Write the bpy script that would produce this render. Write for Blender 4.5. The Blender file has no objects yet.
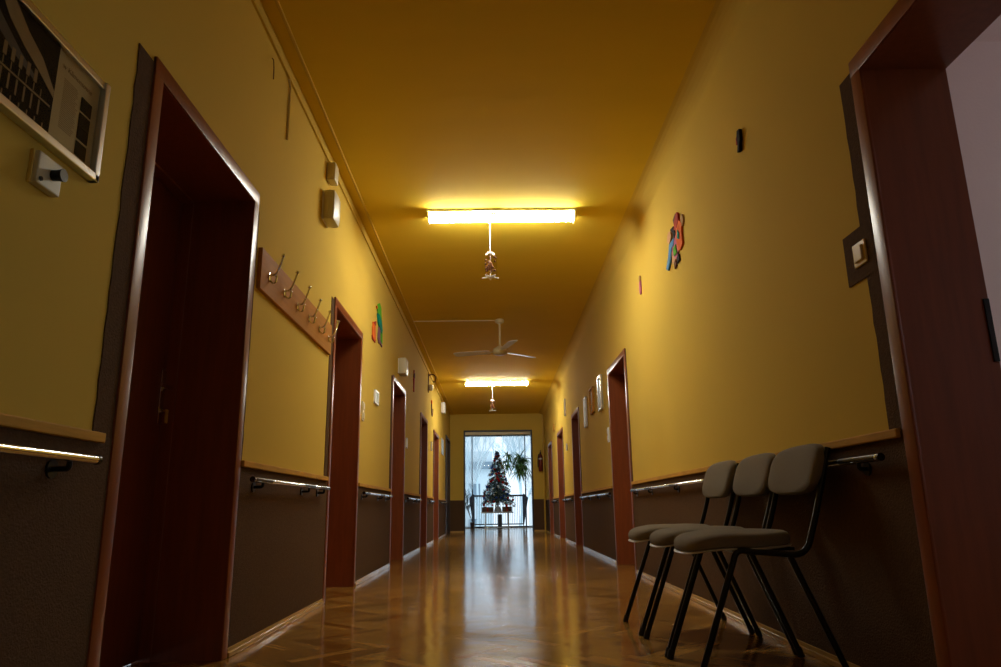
import bpy, bmesh, math, random
from mathutils import Vector, Matrix
PI = math.pi
random.seed(7)
SC = bpy.context.scene
COL = SC.collection

# ------------------------------------------------------------------ camera
F, PITCH, YAW, ROLL, EYE = 713.78, 0.24063, 0.01368, -0.01447, 0.585
cp, sp, cy, sy, cr, sr = (math.cos(PITCH), math.sin(PITCH), math.cos(YAW),
                          math.sin(YAW), math.cos(ROLL), math.sin(ROLL))
fwd = Vector((sy*cp, cy*cp, sp)); rt = Vector((cy, -sy, 0)); up = rt.cross(fwd)
r_ = rt*cr + up*sr; u_ = up*cr - rt*sr
cam_data = bpy.data.cameras.new('camera'); cam = bpy.data.objects.new('camera', cam_data)
COL.objects.link(cam)
cam.matrix_world = Matrix(((r_.x, u_.x, -fwd.x, 0), (r_.y, u_.y, -fwd.y, 0),
                           (r_.z, u_.z, -fwd.z, EYE), (0, 0, 0, 1)))
cam_data.sensor_fit = 'HORIZONTAL'; cam_data.sensor_width = 36
cam_data.lens = F/1001*36; cam_data.clip_start = .02; cam_data.clip_end = 400
SC.camera = cam

# ------------------------------------------------------------------ sky, exposure
W = bpy.data.worlds.new('overcast_sky'); SC.world = W; W.use_nodes = True
wn = W.node_tree.nodes; wb = wn['Background']
wb.inputs[0].default_value = (.74, .88, 1.0, 1); wb.inputs[1].default_value = 1.3
SC.view_settings.view_transform = 'Standard'; SC.view_settings.look = 'None'
SC.view_settings.gamma = 1; SC.view_settings.use_curve_mapping = False
SC.view_settings.exposure = 0.25
TUBE_POWER = 58.0      # emission of the two fluorescent diffusers
FAR_TUBE_POWER = 75.0
REAR_FILL_POWER = 6.0  # added fill light behind the viewpoint

# ------------------------------------------------------------------ materials
class NT:
    """small helper for node trees"""
    def __init__(s, m): s.t = m.node_tree; s.n = s.t.nodes; s.l = s.t.links
    def new(s, typ, **kw):
        n = s.n.new(typ)
        for k, v in kw.items(): setattr(n, k, v)
        return n
    def put(s, sock, v):
        if isinstance(v, (int, float)): sock.default_value = v
        elif isinstance(v, (tuple, list)): sock.default_value = v
        else: s.l.new(v, sock)
    def m(s, op, a, b=0.0, c=None):
        n = s.new('ShaderNodeMath', operation=op)
        s.put(n.inputs[0], a); s.put(n.inputs[1], b)
        if c is not None: s.put(n.inputs[2], c)
        return n.outputs[0]
    def noise(s, vec, scale, detail=3, rough=.5):
        n = s.new('ShaderNodeTexNoise'); s.put(n.inputs['Vector'], vec)
        n.inputs['Scale'].default_value = scale; n.inputs['Detail'].default_value = detail
        n.inputs['Roughness'].default_value = rough
        return n.outputs[0]
    def mix(s, f, a, b):
        n = s.new('ShaderNodeMix', data_type='RGBA')
        s.put(n.inputs[0], f); s.put(n.inputs[6], a); s.put(n.inputs[7], b)
        return n.outputs[2]

def c4(c): return (c[0], c[1], c[2], 1)
def mat(name, col, rough=.6, metal=0, spec=.5, var=0, vscale=8, bump=0, bscale=60, emit=0, coat=0, stretch=None):
    m = bpy.data.materials.new(name); m.use_nodes = True
    k = NT(m); b = k.n['Principled BSDF']
    b.inputs['Base Color'].default_value = c4(col); b.inputs['Roughness'].default_value = rough
    b.inputs['Metallic'].default_value = metal; b.inputs['Specular IOR Level'].default_value = spec
    b.inputs['Coat Weight'].default_value = coat; b.inputs['Coat Roughness'].default_value = .12
    tc = k.new('ShaderNodeTexCoord').outputs['Object']
    if stretch:
        mp = k.new('ShaderNodeMapping'); k.l.new(tc, mp.inputs[0]); mp.inputs[3].default_value = stretch
        tc = mp.outputs[0]
    if var:
        f = k.noise(tc, vscale, 5)
        lo = tuple(max(0, x*(1-var)) for x in col); hi = tuple(min(1, x*(1+var)) for x in col)
        k.l.new(k.mix(f, c4(lo), c4(hi)), b.inputs['Base Color'])
    if bump:
        f = k.noise(tc, bscale, 3)
        bn = k.new('ShaderNodeBump'); bn.inputs['Strength'].default_value = bump
        bn.inputs['Distance'].default_value = .01; k.l.new(f, bn.inputs['Height'])
        k.l.new(bn.outputs[0], b.inputs['Normal'])
    if emit:
        b.inputs['Emission Color'].default_value = c4(col); b.inputs['Emission Strength'].default_value = emit
    return m

M = {}
M['wall'] = mat('yellow_wall_paint', (.67, .465, .085), .85, spec=.03, var=.05, vscale=1.2, bump=.05, bscale=9)
M['ceil'] = mat('yellow_ceiling_paint', (.78, .55, .05), .75, spec=.05, var=.05, vscale=1.0, bump=.08, bscale=3, stretch=(.5, 3, 1))
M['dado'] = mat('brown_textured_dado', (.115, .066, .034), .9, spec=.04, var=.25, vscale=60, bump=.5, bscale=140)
M['door'] = mat('red_brown_wood_laminate', (.235, .058, .016), .33, spec=.4, var=.3, vscale=5, stretch=(8, 8, .7))
M['leaf'] = mat('dark_red_brown_door_leaf', (.15, .030, .010), .38, spec=.4, var=.3, vscale=5, stretch=(8, 8, .7))
M['dark_door'] = mat('dark_brown_door', (.03, .014, .009), .5, var=.2)
M['capwood'] = mat('ochre_wood_moulding', (.58, .31, .05), .6, spec=.06, var=.35, vscale=12, stretch=(6, .6, 6))
M['base'] = mat('varnished_pine_skirting', (.54, .33, .10), .22, var=.25, vscale=12, stretch=(6, .6, 6), coat=.5)
M['white'] = mat('white_plastic', (.86, .86, .82), .35)
M['offwhite'] = mat('aged_white_plastic', (.60, .55, .36), .4)
M['cream'] = mat('cream_plastic', (.72, .62, .36), .4)
M['ivory'] = mat('ivory_switch_plastic', (.75, .52, .12), .25)
M['paintpipe'] = mat('yellow_painted_metal', (.62, .40, .05), .4)
M['chrome'] = mat('chrome', (.75, .76, .78), .16, metal=1)
M['alu'] = mat('brushed_aluminium', (.66, .67, .66), .28, metal=1)
M['black'] = mat('black_lacquer', (.006, .006, .007), .3, spec=.3)
M['sleeve'] = mat('black_plastic_sleeve', (.006, .006, .007), .25, spec=.5)
M['rubber'] = mat('black_rubber', (.012, .012, .012), .7)
M['fabric'] = mat('grey_brown_upholstery', (.215, .18, .13), .9, spec=.2, var=.18, vscale=350, bump=.35, bscale=500)
M['piping'] = mat('pale_grey_edge_trim', (.55, .53, .48), .4)
M['board'] = mat('oak_veneer_board', (.48, .21, .035), .6, spec=.05, var=.2, vscale=7, stretch=(6, .6, 6))
M['glassw'] = mat('white_glazed_ceramic', (.8, .82, .84), .3)
M['roomwall'] = mat('lavender_grey_wall', (.80, .58, .56), .7, var=.05, vscale=2, bump=.2, bscale=60)
M['rail'] = mat('dark_blue_grey_steel', (.020, .022, .035), .45)
M['snow'] = mat('snowy_ground', (.78, .84, .84), .9, var=.15, vscale=.3)
M['far_wall'] = mat('pale_render', (.66, .74, .78), .9, var=.08)
M['far_dark'] = mat('blue_grey_slate', (.20, .27, .33), .8)
M['bark'] = mat('brown_bark', (.10, .065, .04), .9, var=.3)
M['fgreen'] = mat('dark_artificial_needles', (.016, .062, .050), .6, var=.4, vscale=12)
M['frost'] = mat('frosted_needle_tips', (.55, .68, .74), .6)
M['leafg'] = mat('green_strap_leaves', (.17, .33, .10), .4, var=.45, vscale=9)
M['red'] = mat('red_glossy_bauble', (.60, .012, .018), .18)
M['blue'] = mat('blue_glossy_bauble', (.03, .09, .42), .15)
M['silver'] = mat('silver_bauble', (.75, .8, .86), .15, metal=1)
M['pot'] = mat('dark_plant_pot', (.05, .03, .03), .5)
M['crate'] = mat('brown_wrapped_box', (.16, .085, .05), .7, var=.4, vscale=25)
M['tile'] = mat('pale_painted_wall', (.84, .85, .83), .6)
M['extred'] = mat('red_extinguisher_paint', (.14, .010, .008), .4)
M['paper'] = mat('cream_paper', (.50, .42, .24), .6)
M['ink'] = mat('dark_ink', (.04, .035, .03), .6)
M['photo_dark'] = mat('dark_photo_print', (.014, .012, .013), .8, spec=.05, var=.5, vscale=25)
M['photo_sky'] = mat('pale_cloud_print', (.32, .25, .15), .4, var=.3, vscale=30)
M['photo_mid'] = mat('dull_slate_print', (.07, .07, .075), .4, var=.3, vscale=30)
M['print'] = mat('window_print_ochre', (.26, .18, .08), .5)
M['pict'] = mat('pale_picture_print', (.50, .52, .50), .2, var=.3, vscale=12)
M['pict_blue'] = mat('pale_blue_notice', (.45, .60, .66), .3, var=.2, vscale=12)
M['pict_green'] = mat('grey_green_picture', (.42, .46, .36), .3, var=.4, vscale=25)
for n, c in dict(p_green=(.10, .42, .02), p_teal=(.0, .22, .17), p_orange=(.72, .14, .02), p_red=(.42, .04, .02), p_brown=(.14, .06, .03),
                 p_violet=(.22, .11, .15), p_blue=(.10, .28, .55), p_peach=(.72, .40, .20), p_pink=(.55, .16, .25),
                 p_black=(.02, .015, .015), p_tan=(.45, .26, .10)).items():
    M[n] = mat('craft_paint_'+n[2:], c, .8, spec=.08, var=.2, vscale=20)

def emissive(name, col, strength):
    m = bpy.data.materials.new(name); m.use_nodes = True
    b = m.node_tree.nodes['Principled BSDF']
    b.inputs['Base Color'].default_value = c4((.8, .8, .8)); b.inputs['Roughness'].default_value = .3
    b.inputs['Emission Color'].default_value = c4(col); b.inputs['Emission Strength'].default_value = strength
    return m
M['tube'] = emissive('lit_prismatic_diffuser', (1, .975, .87), TUBE_POWER)
M['tube_far'] = emissive('lit_prismatic_diffuser_far', (1, .975, .87), FAR_TUBE_POWER)

M['fill_rear'] = emissive('added_rear_fill', (1, .975, .87), REAR_FILL_POWER)

def glass(name, tint=(1, 1, 1), rough=0.0, base=.02):
    m = bpy.data.materials.new(name); m.use_nodes = True; k = NT(m)
    k.n.remove(k.n['Principled BSDF']); out = k.n['Material Output']
    t = k.new('ShaderNodeBsdfTransparent'); t.inputs[0].default_value = c4(tint)
    g = k.new('ShaderNodeBsdfGlossy'); g.inputs['Roughness'].default_value = rough+.02
    lw = k.new('ShaderNodeLayerWeight'); lw.inputs[0].default_value = .5
    fr = k.m('ADD', k.m('MULTIPLY', k.m('POWER', lw.outputs[1], 5.0), .35), base)
    mx = k.new('ShaderNodeMixShader'); k.l.new(fr, mx.inputs[0])
    k.l.new(t.outputs[0], mx.inputs[1]); k.l.new(g.outputs[0], mx.inputs[2]); k.l.new(mx.outputs[0], out.inputs[0])
    return m
M['glass'] = glass('window_glass', (.97, .99, 1), base=.004)
M['clear'] = glass('clear_acrylic', (.93, .9, .82), base=.004)

def sheer():
    m = bpy.data.materials.new('sheer_curtain_fabric'); m.use_nodes = True; k = NT(m)
    k.n.remove(k.n['Principled BSDF']); out = k.n['Material Output']
    t = k.new('ShaderNodeBsdfTransparent'); tr = k.new('ShaderNodeBsdfTranslucent'); df = k.new('ShaderNodeBsdfDiffuse')
    tr.inputs[0].default_value = (.86, .93, .97, 1); df.inputs[0].default_value = (.82, .88, .92, 1)
    a = k.new('ShaderNodeMixShader'); a.inputs[0].default_value = .35
    k.l.new(tr.outputs[0], a.inputs[1]); k.l.new(df.outputs[0], a.inputs[2])
    b = k.new('ShaderNodeMixShader'); b.inputs[0].default_value = .42
    k.l.new(t.outputs[0], b.inputs[1]); k.l.new(a.outputs[0], b.inputs[2]); k.l.new(b.outputs[0], out.inputs[0])
    return m
M['sheer'] = sheer()

def parquet():
    m = bpy.data.materials.new('varnished_herringbone_parquet'); m.use_nodes = True; k = NT(m)
    b = k.n['Principled BSDF']
    pos = k.new('ShaderNodeNewGeometry').outputs['Position']
    mp = k.new('ShaderNodeMapping'); k.l.new(pos, mp.inputs[0]); mp.inputs[2].default_value = (0, 0, PI/4)
    s = k.new('ShaderNodeSeparateXYZ'); k.l.new(mp.outputs[0], s.inputs[0])
    w, n = .052, 7
    X = k.m('DIVIDE', s.outputs[0], w); Y = k.m('DIVIDE', s.outputs[1], w)
    i = k.m('FLOOR', X); j = k.m('FLOOR', Y)
    kk = k.m('FLOORED_MODULO', k.m('SUBTRACT', i, j), 2*n)
    hor = k.m('LESS_THAN', kk, n-.5); ver = k.m('SUBTRACT', 1, hor)
    i0 = k.m('SUBTRACT', i, k.m('MULTIPLY', kk, hor))
    j0 = k.m('ADD', j, k.m('MULTIPLY', k.m('SUBTRACT', kk, n), ver))
    idv = k.new('ShaderNodeCombineXYZ'); k.put(idv.inputs[0], i0); k.put(idv.inputs[1], j0); k.put(idv.inputs[2], hor)
    wn_ = k.new('ShaderNodeTexWhiteNoise'); k.l.new(idv.outputs[0], wn_.inputs[0]); rnd = wn_.outputs[0]
    fx = k.m('FRACT', X); fy = k.m('FRACT', Y)
    across = k.m('ADD', k.m('MULTIPLY', fy, hor), k.m('MULTIPLY', fx, ver))
    along = k.m('ADD', k.m('MULTIPLY', X, hor), k.m('MULTIPLY', Y, ver))
    acr_abs = k.m('ADD', k.m('MULTIPLY', Y, hor), k.m('MULTIPLY', X, ver))
    gv = k.new('ShaderNodeCombineXYZ'); k.put(gv.inputs[0], k.m('MULTIPLY', along, .35)); k.put(gv.inputs[1], k.m('MULTIPLY', acr_abs, 5)); k.put(gv.inputs[2], k.m('MULTIPLY', rnd, 20))
    grain = k.noise(gv.outputs[0], 1.3, 4, .6)
    e = k.m('MINIMUM', across, k.m('SUBTRACT', 1, across))
    # plank ends
    ax = k.m('SUBTRACT', X, i0); ay = k.m('SUBTRACT', Y, j0)
    al = k.m('ADD', k.m('MULTIPLY', ax, hor), k.m('MULTIPLY', k.m('ADD', ay, n-1), ver))
    e2 = k.m('MINIMUM', al, k.m('SUBTRACT', n, al))
    gap = k.m('LESS_THAN', k.m('MINIMUM', e, k.m('ABSOLUTE', e2)), .022)
    base = k.mix(rnd, (.27, .12, .018, 1), (.68, .36, .078, 1))
    g2 = k.mix(k.m('MULTIPLY', grain, .75), base, (.13, .05, .010, 1))
    colr = k.mix(k.m('MULTIPLY', gap, .75), g2, (.03, .012, .004, 1))
    k.l.new(colr, b.inputs['Base Color'])
    wear = k.noise(pos, 2.3, 4, .6)
    ro = k.new('ShaderNodeMapRange'); k.l.new(wear, ro.inputs[0]); ro.inputs[3].default_value = .08; ro.inputs[4].default_value = .17
    k.l.new(ro.outputs[0], b.inputs['Roughness'])
    b.inputs['Specular IOR Level'].default_value = .8
    wav = k.noise(pos, 5.5, 2)
    hgt = k.m('ADD', k.m('MULTIPLY', wav, 1.0), k.m('ADD', k.m('MULTIPLY', rnd, .10), k.m('MULTIPLY', gap, -.12)))
    bn = k.new('ShaderNodeBump'); bn.inputs['Strength'].default_value = .3; bn.inputs['Distance'].default_value = .006
    k.l.new(hgt, bn.inputs['Height']); k.l.new(bn.outputs[0], b.inputs['Normal'])
    return m
M['parquet'] = parquet()

# ------------------------------------------------------------------ mesh helpers
class MB:
    def __init__(s): s.b = bmesh.new()
    def box(s, x0, x1, y0, y1, z0, z1, bev=0, rot=None, piv=None):
        t = bmesh.new(); r = bmesh.ops.create_cube(t, size=1)
        for v in t.verts:
            v.co = Vector(((x0+x1)/2+v.co.x*(x1-x0), (y0+y1)/2+v.co.y*(y1-y0), (z0+z1)/2+v.co.z*(z1-z0)))
        if bev: bmesh.ops.bevel(t, geom=list(t.edges), offset=bev, segments=2, affect='EDGES', profile=.6)
        s.add(t, rot, piv); return s
    def add(s, t, rot=None, piv=None):
        if rot is not None:
            p = Vector(piv or (0, 0, 0))
            for v in t.verts: v.co = rot @ (v.co-p)+p
        me = bpy.data.meshes.new('tmp'); t.to_mesh(me); s.b.from_mesh(me); bpy.data.meshes.remove(me); t.free()
    def tube(s, pts, r, seg=10, cap=True):
        pts = [Vector(p) for p in pts]; rings = []
        rr = r if isinstance(r, (list, tuple)) else [r]*len(pts)
        prev = None
        for i, p in enumerate(pts):
            if i == 0: d = pts[1]-p
            elif i == len(pts)-1: d = p-pts[-2]
            else: d = (pts[i+1]-p).normalized()+(p-pts[i-1]).normalized()
            d.normalize()
            if prev is None:
                a = d.orthogonal().normalized()
            else:
                a = (prev-d*prev.dot(d))
                a = a.normalized() if a.length > 1e-6 else d.orthogonal().normalized()
            prev = a; c = d.cross(a)
            rings.append([s.b.verts.new(p+(a*math.cos(2*PI*k/seg)+c*math.sin(2*PI*k/seg))*rr[i]) for k in range(seg)])
        for A, B in zip(rings, rings[1:]):
            for k in range(seg): s.b.faces.new((A[k], A[(k+1) % seg], B[(k+1) % seg], B[k]))
        if cap: s.b.faces.new(rings[0][::-1]); s.b.faces.new(rings[-1])
        return s
    def lathe(s, prof, c=(0, 0, 0), seg=20):
        c = Vector(c); rings = []
        for (r, z) in prof:
            rings.append([s.b.verts.new(c+Vector((max(r, 1e-4)*math.cos(2*PI*k/seg), max(r, 1e-4)*math.sin(2*PI*k/seg), z))) for k in range(seg)])
        for A, B in zip(rings, rings[1:]):
            for k in range(seg): s.b.faces.new((A[k], A[(k+1) % seg], B[(k+1) % seg], B[k]))
        s.b.faces.new(rings[0][::-1]); s.b.faces.new(rings[-1]); return s
    def poly(s, pts, x0, x1):
        """outline in (y, z), extruded along x"""
        a = [s.b.verts.new((x0, p[0], p[1])) for p in pts]; b = [s.b.verts.new((x1, p[0], p[1])) for p in pts]
        s.b.faces.new(a); s.b.faces.new(b[::-1]); n = len(pts)
        for k in range(n): s.b.faces.new((a[k], b[k], b[(k+1) % n], a[(k+1) % n]))
        return s
    def quad(s, *p): s.b.faces.new([s.b.verts.new(q) for q in p]); return s
    def sphere(s, c, r, seg=10, sc=(1, 1, 1)):
        t = bmesh.new(); bmesh.ops.create_uvsphere(t, u_segments=seg, v_segments=max(6, seg//2+2), radius=r)
        for v in t.verts: v.co = Vector((v.co.x*sc[0], v.co.y*sc[1], v.co.z*sc[2]))+Vector(c)
        s.add(t); return s
    def build(s, name, m, parent=None, smooth=False, label=None, kind=None):
        bmesh.ops.recalc_face_normals(s.b, faces=list(s.b.faces))
        me = bpy.data.meshes.new(name); s.b.to_mesh(me); s.b.free()
        if smooth:
            for p in me.polygons: p.use_smooth = True
            try: me.set_sharp_from_angle(angle=math.radians(38))
            except Exception: pass
        me.materials.append(m); o = bpy.data.objects.new(name, me); COL.objects.link(o)
        if parent: o.parent = parent
        if label: o['label'] = label
        if kind: o['kind'] = kind
        return o

def tag(o, label, cat, group=None, kind=None):
    o['label'] = label; o['category'] = cat
    if group: o['group'] = group
    if kind: o['kind'] = kind
    return o
def empty(name, loc, rz=0):
    o = bpy.data.objects.new(name, None); COL.objects.link(o); o.location = loc; o.rotation_euler = (0, 0, rz)
    o.empty_display_size = .1; return o
def struct(o, label): o['kind'] = 'structure'; o['label'] = label; return o
KIDS = {}
def copy_tree(o, parent=None):
    kids = [c for c in list(COL.objects) if c.parent is o]
    c = o.copy(); COL.objects.link(c)
    if parent: c.parent = parent
    for ch in kids: copy_tree(ch, c)
    return c
def smooth_line(pts, r, n=5):
    """round the corners of a polyline"""
    pts = [Vector(p) for p in pts]; out = [pts[0]]
    for a, b, c in zip(pts, pts[1:], pts[2:]):
        d1 = (a-b); d2 = (c-b); k = min(r, d1.length*.45, d2.length*.45)
        p, q = b+d1.normalized()*k, b+d2.normalized()*k
        for i in range(n+1):
            t = i/n; out.append(p*(1-t)**2+b*2*t*(1-t)+q*t*t)
    out.append(pts[-1]); return out

# ------------------------------------------------------------------ setting
XL = -1.12; H = 3.04; YE = 19.0; YB = -5.0
def XR(y): return 1.255+.0062*y
RANG = math.atan(.0062)
CAS_TOP = 2.078
LD = [(2.118, 3.205), (4.92, 6.03), (7.97, 9.17), (11.20, 12.36), (13.72, 14.98)]
RD = [(1.10, 2.185), (6.73, 7.86), (10.80, 11.86), (13.55, 14.82), (16.36, 17.5)]
D6 = (17.22, 18.92)

# floor and ceiling
o = MB().box(-1.6, 1.9, YB-.2, YE+.1, -.1, 0).build('floor', M['parquet']); struct(o, 'varnished herringbone parquet corridor floor')
o = MB().box(-1.6, 1.9, YB-.2, YE+.25, H, H+.15).build('ceiling', M['ceil']); struct(o, 'yellow painted corridor ceiling')

def wall_side(name, side, doors):
    """boxes between the door openings in wall-local space: x out of the corridor, y along it"""
    mb = MB(); dad = MB(); cap = MB(); bas = MB()
    y = YB; T = .36 if side == 'L' else .28
    spans = []
    for (a, b, top) in doors:
        spans.append((y, a+.035)); mb.box(0, T, a+.035, b-.035, top-.035, H+.02); y = b-.035
    spans.append((y, YE+.02))
    for a, b in spans:
        if b-a < .02: continue
        mb.box(0, T, a, b, -.02, H+.02)
    return mb, spans
# left wall: local x points to -X ; mirror when transforming
def place_wall(mb, name, m, side, parent=None, smooth=False):
    for v in mb.b.verts:
        if side == 'L': v.co.x = XL - v.co.x
        else:
            v.co.x = 1.255 + .0062*v.co.y + v.co.x
    return mb.build(name, m, parent, smooth)

Ldoors = [(a, b, CAS_TOP) for a, b in LD]+[(D6[0], D6[1], 2.33)]
Rdoors = [(a, b, CAS_TOP) for a, b in RD]
mbL, spL = wall_side('wall_left', 'L', Ldoors); WL = place_wall(mbL, 'wall_left', M['wall'], 'L'); struct(WL, 'long yellow left corridor wall')
mbR, spR = wall_side('wall_right', 'R', Rdoors)
# soft plaster cove where the right wall meets the ceiling
cove = []
for k in range(9):
    a = k/8*PI/2; cove.append((-.13+.13*math.cos(a)+.001, H-.13+.13*math.sin(a)))
for (x0, z0), (x1, z1) in zip(cove, cove[1:]):
    mbR.quad((x0, YB, z0), (x0, YE, z0), (x1, YE, z1), (x1, YB, z1))
WR = place_wall(mbR, 'wall_right', M['wall'], 'R', smooth=False); struct(WR, 'long yellow right corridor wall')

DZ = .80
def dressings(side, doors, spans, wallobj):
    dad = MB(); cap = MB(); bas = MB()
    for a, b in spans:
        # trimmed to the outside of the casings
        a2 = a if a == YB else a+.035; b2 = b if b > YE else b-.035
        a2 = max(a2, YB); b2 = min(b2, YE)
        if b2-a2 < .05: continue
        dad.box(-.006, .01, a2, b2, 0, DZ)
        capa = a2 if a == YB else a2+.02; capb = b2 if b > YE else (b2-.06 if side == 'L' and b2 < 3 else b2-.02)
        if capb-capa > .1:
            cap.box(-.020, .0, capa, capb, DZ-.018, DZ+.010, .004)
            bas.box(-.018, -.004, a2+.004, b2-.004, 0, .020, .004); bas.box(-.010, -.004, a2+.004, b2-.004, .018, .037, .003)
    n = 0
    for (a, b, top) in doors:
        if top > 2.2: continue
        # protective paint beside the frames, and frame shade painted on the farther right ones, with a slightly ragged hand-painted edge
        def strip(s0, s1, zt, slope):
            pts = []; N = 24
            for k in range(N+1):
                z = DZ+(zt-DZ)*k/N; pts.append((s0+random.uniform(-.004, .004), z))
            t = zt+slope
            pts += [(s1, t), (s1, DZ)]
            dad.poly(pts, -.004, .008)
        if side == 'L':
            strip(a-.10 if a < 3 else a-.09, a+.01, top-.025, 0.0)
            strip(b+.03, b-.01, top-.08, 0)
        else:
            strip(b+.085 if b < 3 else b+.02, b-.01, top-.03, 0); strip(a-.03, a+.01, top-.01, 0)  # farther right doors: thin near-side strip paints in the frame's shade
    if side == 'R': dad.box(-.005, .008, 2.20, 2.395, 1.325, 1.505)
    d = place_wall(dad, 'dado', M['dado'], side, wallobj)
    d['label'] = 'dark brown textured dado paint with strips beside the doors, the thin right-hand ones painting in frame shade'
    c = place_wall(cap, 'trim_1' if side == 'L' else 'trim_2', M['capwood'], side); struct(c, 'ochre wooden cap moulding along the dado')
    b = place_wall(bas, 'baseboard_left' if side == 'L' else 'baseboard_right', M['base'], side, smooth=False); struct(b, 'pale varnished wooden skirting')
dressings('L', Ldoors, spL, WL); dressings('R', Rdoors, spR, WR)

# end wall with the opening to the day room
OX0, OX1, OZ = -.725, 1.028, 2.575
mb = MB(); mb.box(-1.5, OX0, YE, YE+.22, -.02, H+.02); mb.box(OX1, 1.75, YE, YE+.22, -.02, H+.02); mb.box(OX0, OX1, YE, YE+.22, OZ, H+.02)
WE = mb.build('wall_end', M['wall']); struct(WE, 'yellow end wall around the opening to the day room')
mb = MB(); mb.box(-1.12, OX0-.03, YE-.006, YE+.01, 0, DZ+.01); mb.box(OX1+.03, 1.375, YE-.006, YE+.01, 0, DZ+.01)
mb.build('dado', M['dado'], WE)
mb = MB(); mb.box(-1.10, OX0-.03, YE-.02, YE-.004, 0, .045, .004); mb.box(OX1+.03, 1.36, YE-.02, YE-.004, 0, .045, .004)
struct(mb.build('baseboard_end', M['base']), 'skirting at the end wall')
mb = MB(); mb.box(OX0-.03, OX0+.005, YE-.02, YE+.235, 0, OZ+.03, .004); mb.box(OX1-.005, OX1+.03, YE-.02, YE+.235, 0, OZ+.03, .004); mb.box(OX0-.03, OX1+.03, YE-.02, YE+.235, OZ-.005, OZ+.035, .004)
struct(mb.build('trim_3', M['rail']), 'thin dark steel frame lining the opening at the end')
struct(MB().box(-1.5, 1.7, YB-.2, YB, -.02, H+.02).build('wall_back', M['wall']), 'yellow wall closing the corridor behind the viewpoint')

# day room beyond the opening
RY = 23.42
struct(MB().box(-2.2, 2.5, YE+.1, RY+.25, -.1, 0).build('floor_day_room', M['parquet']), 'parquet floor of the bright day room')
struct(MB().box(-2.2, 2.5, YE+.22, RY+.25, H, H+.15).build('ceiling_day_room', M['tile']), 'pale ceiling of the day room')
mb = MB(); mb.box(-2.4, -2.2, YE+.0, RY+.25, -.1, H+.02); mb.box(-2.2, -1.5, YE+.0, YE+.22, -.1, H+.02)
struct(mb.build('wall_day_room_left', M['tile']), 'pale left wall of the day room')
mb = MB(); mb.box(2.5, 2.7, YE+.0, RY+.25, -.1, H+.02); mb.box(1.75, 2.5, YE+.0, YE+.22, -.1, H+.02)
struct(mb.build('wall_day_room_right', M['tile']), 'pale right wall of the day room')
WX0, WX1, WZ = -1.9, 2.25, 2.93
mb = MB(); mb.box(-2.2, WX0, RY, RY+.25, -.05, H+.02); mb.box(WX1, 2.5, RY, RY+.25, -.05, H+.02); mb.box(WX0, WX1, RY, RY+.25, WZ, H+.02)
struct(mb.build('wall_window_side', M['tile']), 'window wall of the day room')
w1 = empty('window_1', ((WX0+WX1)/2, RY+.12, 0)); struct(w1, 'full height balcony window with slim dark frame')
cx = (WX0+WX1)/2
mb = MB()
for x in (WX0+.025, -.66, 1.06, WX1-.025): mb.box(x-cx-.022, x-cx+.022, -.03, .03, .0, WZ)
mb.box(WX0-cx, WX1-cx, -.03, .03, WZ-.05, WZ); mb.box(WX0-cx, WX1-cx, -.04, .04, 0.0, .045)
mb.build('window_frame', M['rail'], w1)
MB().box(WX0-cx+.03, WX1-cx-.03, -.004, .004, .05, WZ-.05).build('window_pane', M['glass'], w1)
struct(MB().box(OX0+.01, OX1-.01, YE+.03, YE+.13, OZ-.085, OZ-.008, .01).build('trim_4', M['cream']), 'cream blind casing at the top of the opening')
struct(MB().box(OX0+.01, OX1-.01, YE+.035, YE+.125, OZ-.11, OZ-.087, .003).build('trim_5', M['rail']), 'dark bar under the blind casing')

# room beside the nearest right-hand doorway
mb = MB()
mb.box(1.56, 4.6, 3.4, 3.6, -.05, H+.02); mb.box(1.56, 4.6, -.9, -.7, -.05, H+.02)
mb.box(4.6, 4.8, -.9, 3.6, -.05, .8); mb.box(4.6, 4.8, -.9, 3.6, 2.6, H+.02); mb.box(4.6, 4.8, -.9, .0, .8, 2.6); mb.box(4.6, 4.8, 3.0, 3.6, .8, 2.6)
struct(mb.build('wall_side_room', M['roomwall']), 'lavender grey walls of the room beyond the nearest right doorway')
struct(MB().box(1.55, 4.7, -.8, 3.5, -.1, 0).build('floor_side_room', M['parquet']), 'floor of the side room')
struct(MB().box(1.55, 4.7, -.8, 3.5, H, H+.1).build('ceiling_side_room', M['roomwall']), 'ceiling of the side room')
w2 = empty('window_2', (4.7, 1.5, .8)); struct(w2, 'window of the side room')
mb = MB()
for y in (-1.47, 0, 1.47): mb.box(-.03, .03, y-.03, y+.03, 0, 1.8)
mb.box(-.03, .03, -1.5, 1.5, 0, .06); mb.box(-.03, .03, -1.5, 1.5, 1.74, 1.8); mb.build('window_frame', M['white'], w2)
MB().box(-.004, .004, -1.47, 1.47, .05, 1.75).build('window_pane', M['glass'], w2)

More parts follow.
